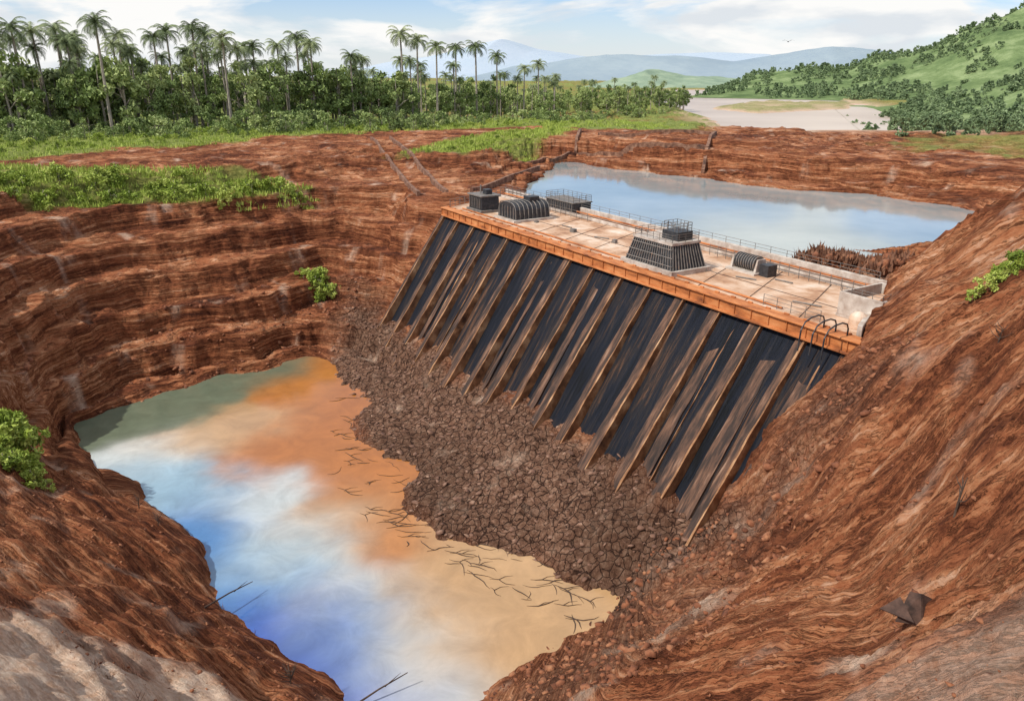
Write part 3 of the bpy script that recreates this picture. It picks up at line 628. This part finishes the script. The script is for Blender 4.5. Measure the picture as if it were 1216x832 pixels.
# ---------- hills ----------
def hillmat(name,a,b,c,sc,bu=.7):
    t=NT(name); P=t.pos('w'); n1=t.noise(P,sc,8,.75); t.col(t.ramp(n1,[(.36,a),(.5,b),(.62,c)])); t.rough(1); t.b.inputs['Specular IOR Level'].default_value=0
    if bu: t.bump(n1,6/sc*.03,bu)
    return t.m
def hill(name,crest,mat,wf,wb,n1=160,n2=60,amp=.06,base=.5,sd=1):
    P_=[]; 
    for (u,v,t) in crest:
        d=ray(u,v); P_.append((d[0]*t,d[1]*t,1+d[2]*t))
    P_=np.array(P_); s=np.linspace(0,1,len(P_)); S_=np.linspace(0,1,n1); c=np.stack([np.interp(S_,s,P_[:,k]) for k in range(3)],-1)
    endf=np.minimum(1,np.minimum(S_,1-S_)*12+.0)**.7
    w=np.linspace(-1,1,n2); Xh=np.zeros((n2,n1));Yh=Xh.copy();Zh=Xh.copy()
    for j,ww in enumerate(w):
        off=ww*(wb if ww>0 else wf); Xh[j]=c[:,0]+off*.35; Yh[j]=c[:,1]+off; pr=(math.cos(math.pi*abs(ww))*.5+.5)**.85
        Zh[j]=base-.03+(c[:,2]-base)*endf*pr
    sc_=2.2/max(wf,1)
    Zh+=amp*(Zh-base+.02)*(1.3*fbm(Xh*sc_,Yh*sc_,5,sd)-.6*np.abs(pn(Xh*sc_*2,Yh*sc_*.8,sd+5)))*3
    grid(name,Xh*H,Yh*H,Zh*H,mat); return Xh*H,Yh*H,Zh*H
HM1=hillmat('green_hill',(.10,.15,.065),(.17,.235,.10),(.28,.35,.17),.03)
HM2=hillmat('hazy_hill',(.20,.27,.20),(.27,.35,.25),(.36,.43,.30),.015,.3)  # haze mixed into the base greens
HM3=hillmat('distant_hill',(.26,.33,.39),(.29,.36,.41),(.33,.40,.44),.002,0)  # air haze painted into the colour as blue-grey
HM4=hillmat('distant_hill_pale',(.40,.48,.57),(.42,.50,.58),(.45,.52,.60),.002,0)  # farthest ridge: more haze painted into the base colour
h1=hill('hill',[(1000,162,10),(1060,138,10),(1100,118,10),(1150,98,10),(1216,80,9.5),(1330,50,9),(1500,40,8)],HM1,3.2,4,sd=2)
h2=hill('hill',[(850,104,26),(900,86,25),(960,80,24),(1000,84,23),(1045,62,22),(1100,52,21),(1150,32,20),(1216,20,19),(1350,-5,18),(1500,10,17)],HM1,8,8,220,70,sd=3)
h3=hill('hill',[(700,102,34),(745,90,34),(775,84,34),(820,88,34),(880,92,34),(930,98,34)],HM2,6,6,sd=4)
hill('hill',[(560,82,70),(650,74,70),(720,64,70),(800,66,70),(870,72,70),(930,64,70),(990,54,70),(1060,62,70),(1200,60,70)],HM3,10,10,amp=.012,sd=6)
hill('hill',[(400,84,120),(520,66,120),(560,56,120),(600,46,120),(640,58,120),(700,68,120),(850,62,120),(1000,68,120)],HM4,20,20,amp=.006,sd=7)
ht=empty('hillside_trees')
for (A_,B_,C_),k,s0 in ((h1,900,.75),(h2,2600,1.1)):
    r_,c_=A_.shape; jj=g.integers(2,int(r_*.62),k); ii=g.integers(2,c_-2,k)
    cl_=fbm(A_[jj,ii]/60,B_[jj,ii]/60,3,55)
    for a in range(k):
        if cl_[a]<-.08: continue
        j,i=jj[a],ii[a]; inst('tree',HB[a%3],A_[j,i],B_[j,i],s0*(.35+.7*g.random()),ht,C_[j,i]-1.5)
for i in range(200):
    u=g.uniform(1040,1330); d=g.uniform(6.9,9.5); x=(u-608)/F*d*H; y=d*H*.99
    inst('tree',HB[i%3],x,y,.3+.6*g.random(),ht)
def bird(u,v,t):
    d=ray(u,v)*t*H; o=MB(); c=Vector((d[0],d[1],H+d[2])); s=.9
    o.tube([c+Vector((0,-.35,0))*s,c+Vector((0,0,.03))*s,c+Vector((0,.3,.05))*s,c+Vector((0,.5,.05))*s],[.03,.1,.07,.02],7)
    for sg in (-1,1):
        o.add([c+Vector((0,.15,.05)),c+Vector((sg*.6,.2,.35)),c+Vector((sg*1.3,-.05,.15)),c+Vector((sg*.6,-.1,.3)),c+Vector((0,-.15,.05))],[(0,1,3,4),(1,2,3)])
    o.obj('bird',[DARK])
bird(936,50,3.5)
# ---------- light & sky ----------
sd=Vector((-.80,-.42,0)).normalized(); el=math.radians(48)
sdir=Vector((sd.x*math.cos(el),sd.y*math.cos(el),math.sin(el)))
su=bpy.data.lights.new('sun','SUN'); su.energy=3.9; su.angle=math.radians(.8); su.color=(1,.94,.84)
so=bpy.data.objects.new('sun',su); S.collection.objects.link(so); so.rotation_euler=sdir.to_track_quat('Z','Y').to_euler()
w=bpy.data.worlds.new('World'); S.world=w; w.use_nodes=True; nt=w.node_tree; nt.nodes.clear()
N=nt.nodes.new; Lk=nt.links.new
out=N('ShaderNodeOutputWorld'); bg=N('ShaderNodeBackground'); bg.inputs[1].default_value=.125; Lk(bg.outputs[0],out.inputs[0])
sk=N('ShaderNodeTexSky'); sk.sky_type='NISHITA'; sk.sun_disc=False; sk.sun_elevation=el; sk.sun_rotation=math.atan2(sdir.x,sdir.y); sk.dust_density=.4
tc=N('ShaderNodeTexCoord'); mp=N('ShaderNodeMapping'); mp.inputs['Scale'].default_value=(1,1,3.4); mp.inputs['Location'].default_value=(2.15,.4,.6); Lk(tc.outputs['Generated'],mp.inputs[0])
no=N('ShaderNodeTexNoise'); no.inputs['Scale'].default_value=3.8; no.inputs['Detail'].default_value=9; no.inputs['Roughness'].default_value=.55; no.inputs['Distortion'].default_value=.4; Lk(mp.outputs[0],no.inputs['Vector'])
cr=N('ShaderNodeValToRGB'); cr.color_ramp.elements[0].position=.43; cr.color_ramp.elements[1].position=.52; Lk(no.outputs[0],cr.inputs[0])
n2=N('ShaderNodeTexNoise'); n2.inputs['Scale'].default_value=8; n2.inputs['Detail'].default_value=7; Lk(mp.outputs[0],n2.inputs['Vector'])
c2=N('ShaderNodeValToRGB'); c2.color_ramp.elements[0].color=(6.0,6.35,6.7,1); c2.color_ramp.elements[1].color=(7.9,7.85,7.7,1); c2.color_ramp.elements[0].position=.40; c2.color_ramp.elements[1].position=.54; Lk(n2.outputs[0],c2.inputs[0])
# clear sky cooled slightly, with pale humid air towards the horizon
tn=N('ShaderNodeMix'); tn.data_type='RGBA'; tn.blend_type='MULTIPLY'; tn.inputs[0].default_value=1; Lk(sk.outputs[0],tn.inputs[6]); tn.inputs[7].default_value=(.76,.90,1.18,1)
sx=N('ShaderNodeSeparateXYZ'); Lk(tc.outputs['Generated'],sx.inputs[0])
hr=N('ShaderNodeMapRange'); hr.inputs['From Min'].default_value=.0; hr.inputs['From Max'].default_value=.10; hr.inputs['To Min'].default_value=.9; hr.inputs['To Max'].default_value=0; Lk(sx.outputs[2],hr.inputs[0])
m1=N('ShaderNodeMix'); m1.data_type='RGBA'; Lk(hr.outputs[0],m1.inputs[0]); Lk(tn.outputs[2],m1.inputs[6]); m1.inputs[7].default_value=(6.4,6.7,6.9,1)
mx=N('ShaderNodeMix'); mx.data_type='RGBA'; Lk(cr.outputs[0],mx.inputs[0]); Lk(m1.outputs[2],mx.inputs[6]); Lk(c2.outputs[0],mx.inputs[7]); Lk(mx.outputs[2],bg.inputs[0])
# ---------- camera ----------
cam=bpy.data.cameras.new('camera'); co=bpy.data.objects.new('camera',cam); S.collection.objects.link(co); S.camera=co
cam.sensor_width=36; cam.lens=F/1216*36; cam.clip_end=20000; co.location=(0,0,H); co.rotation_euler=(math.pi/2-TH,0,0)
S.view_settings.view_transform='Standard'; S.view_settings.look='None'; S.view_settings.exposure=0
print('verts',len(ground.data.vertices))
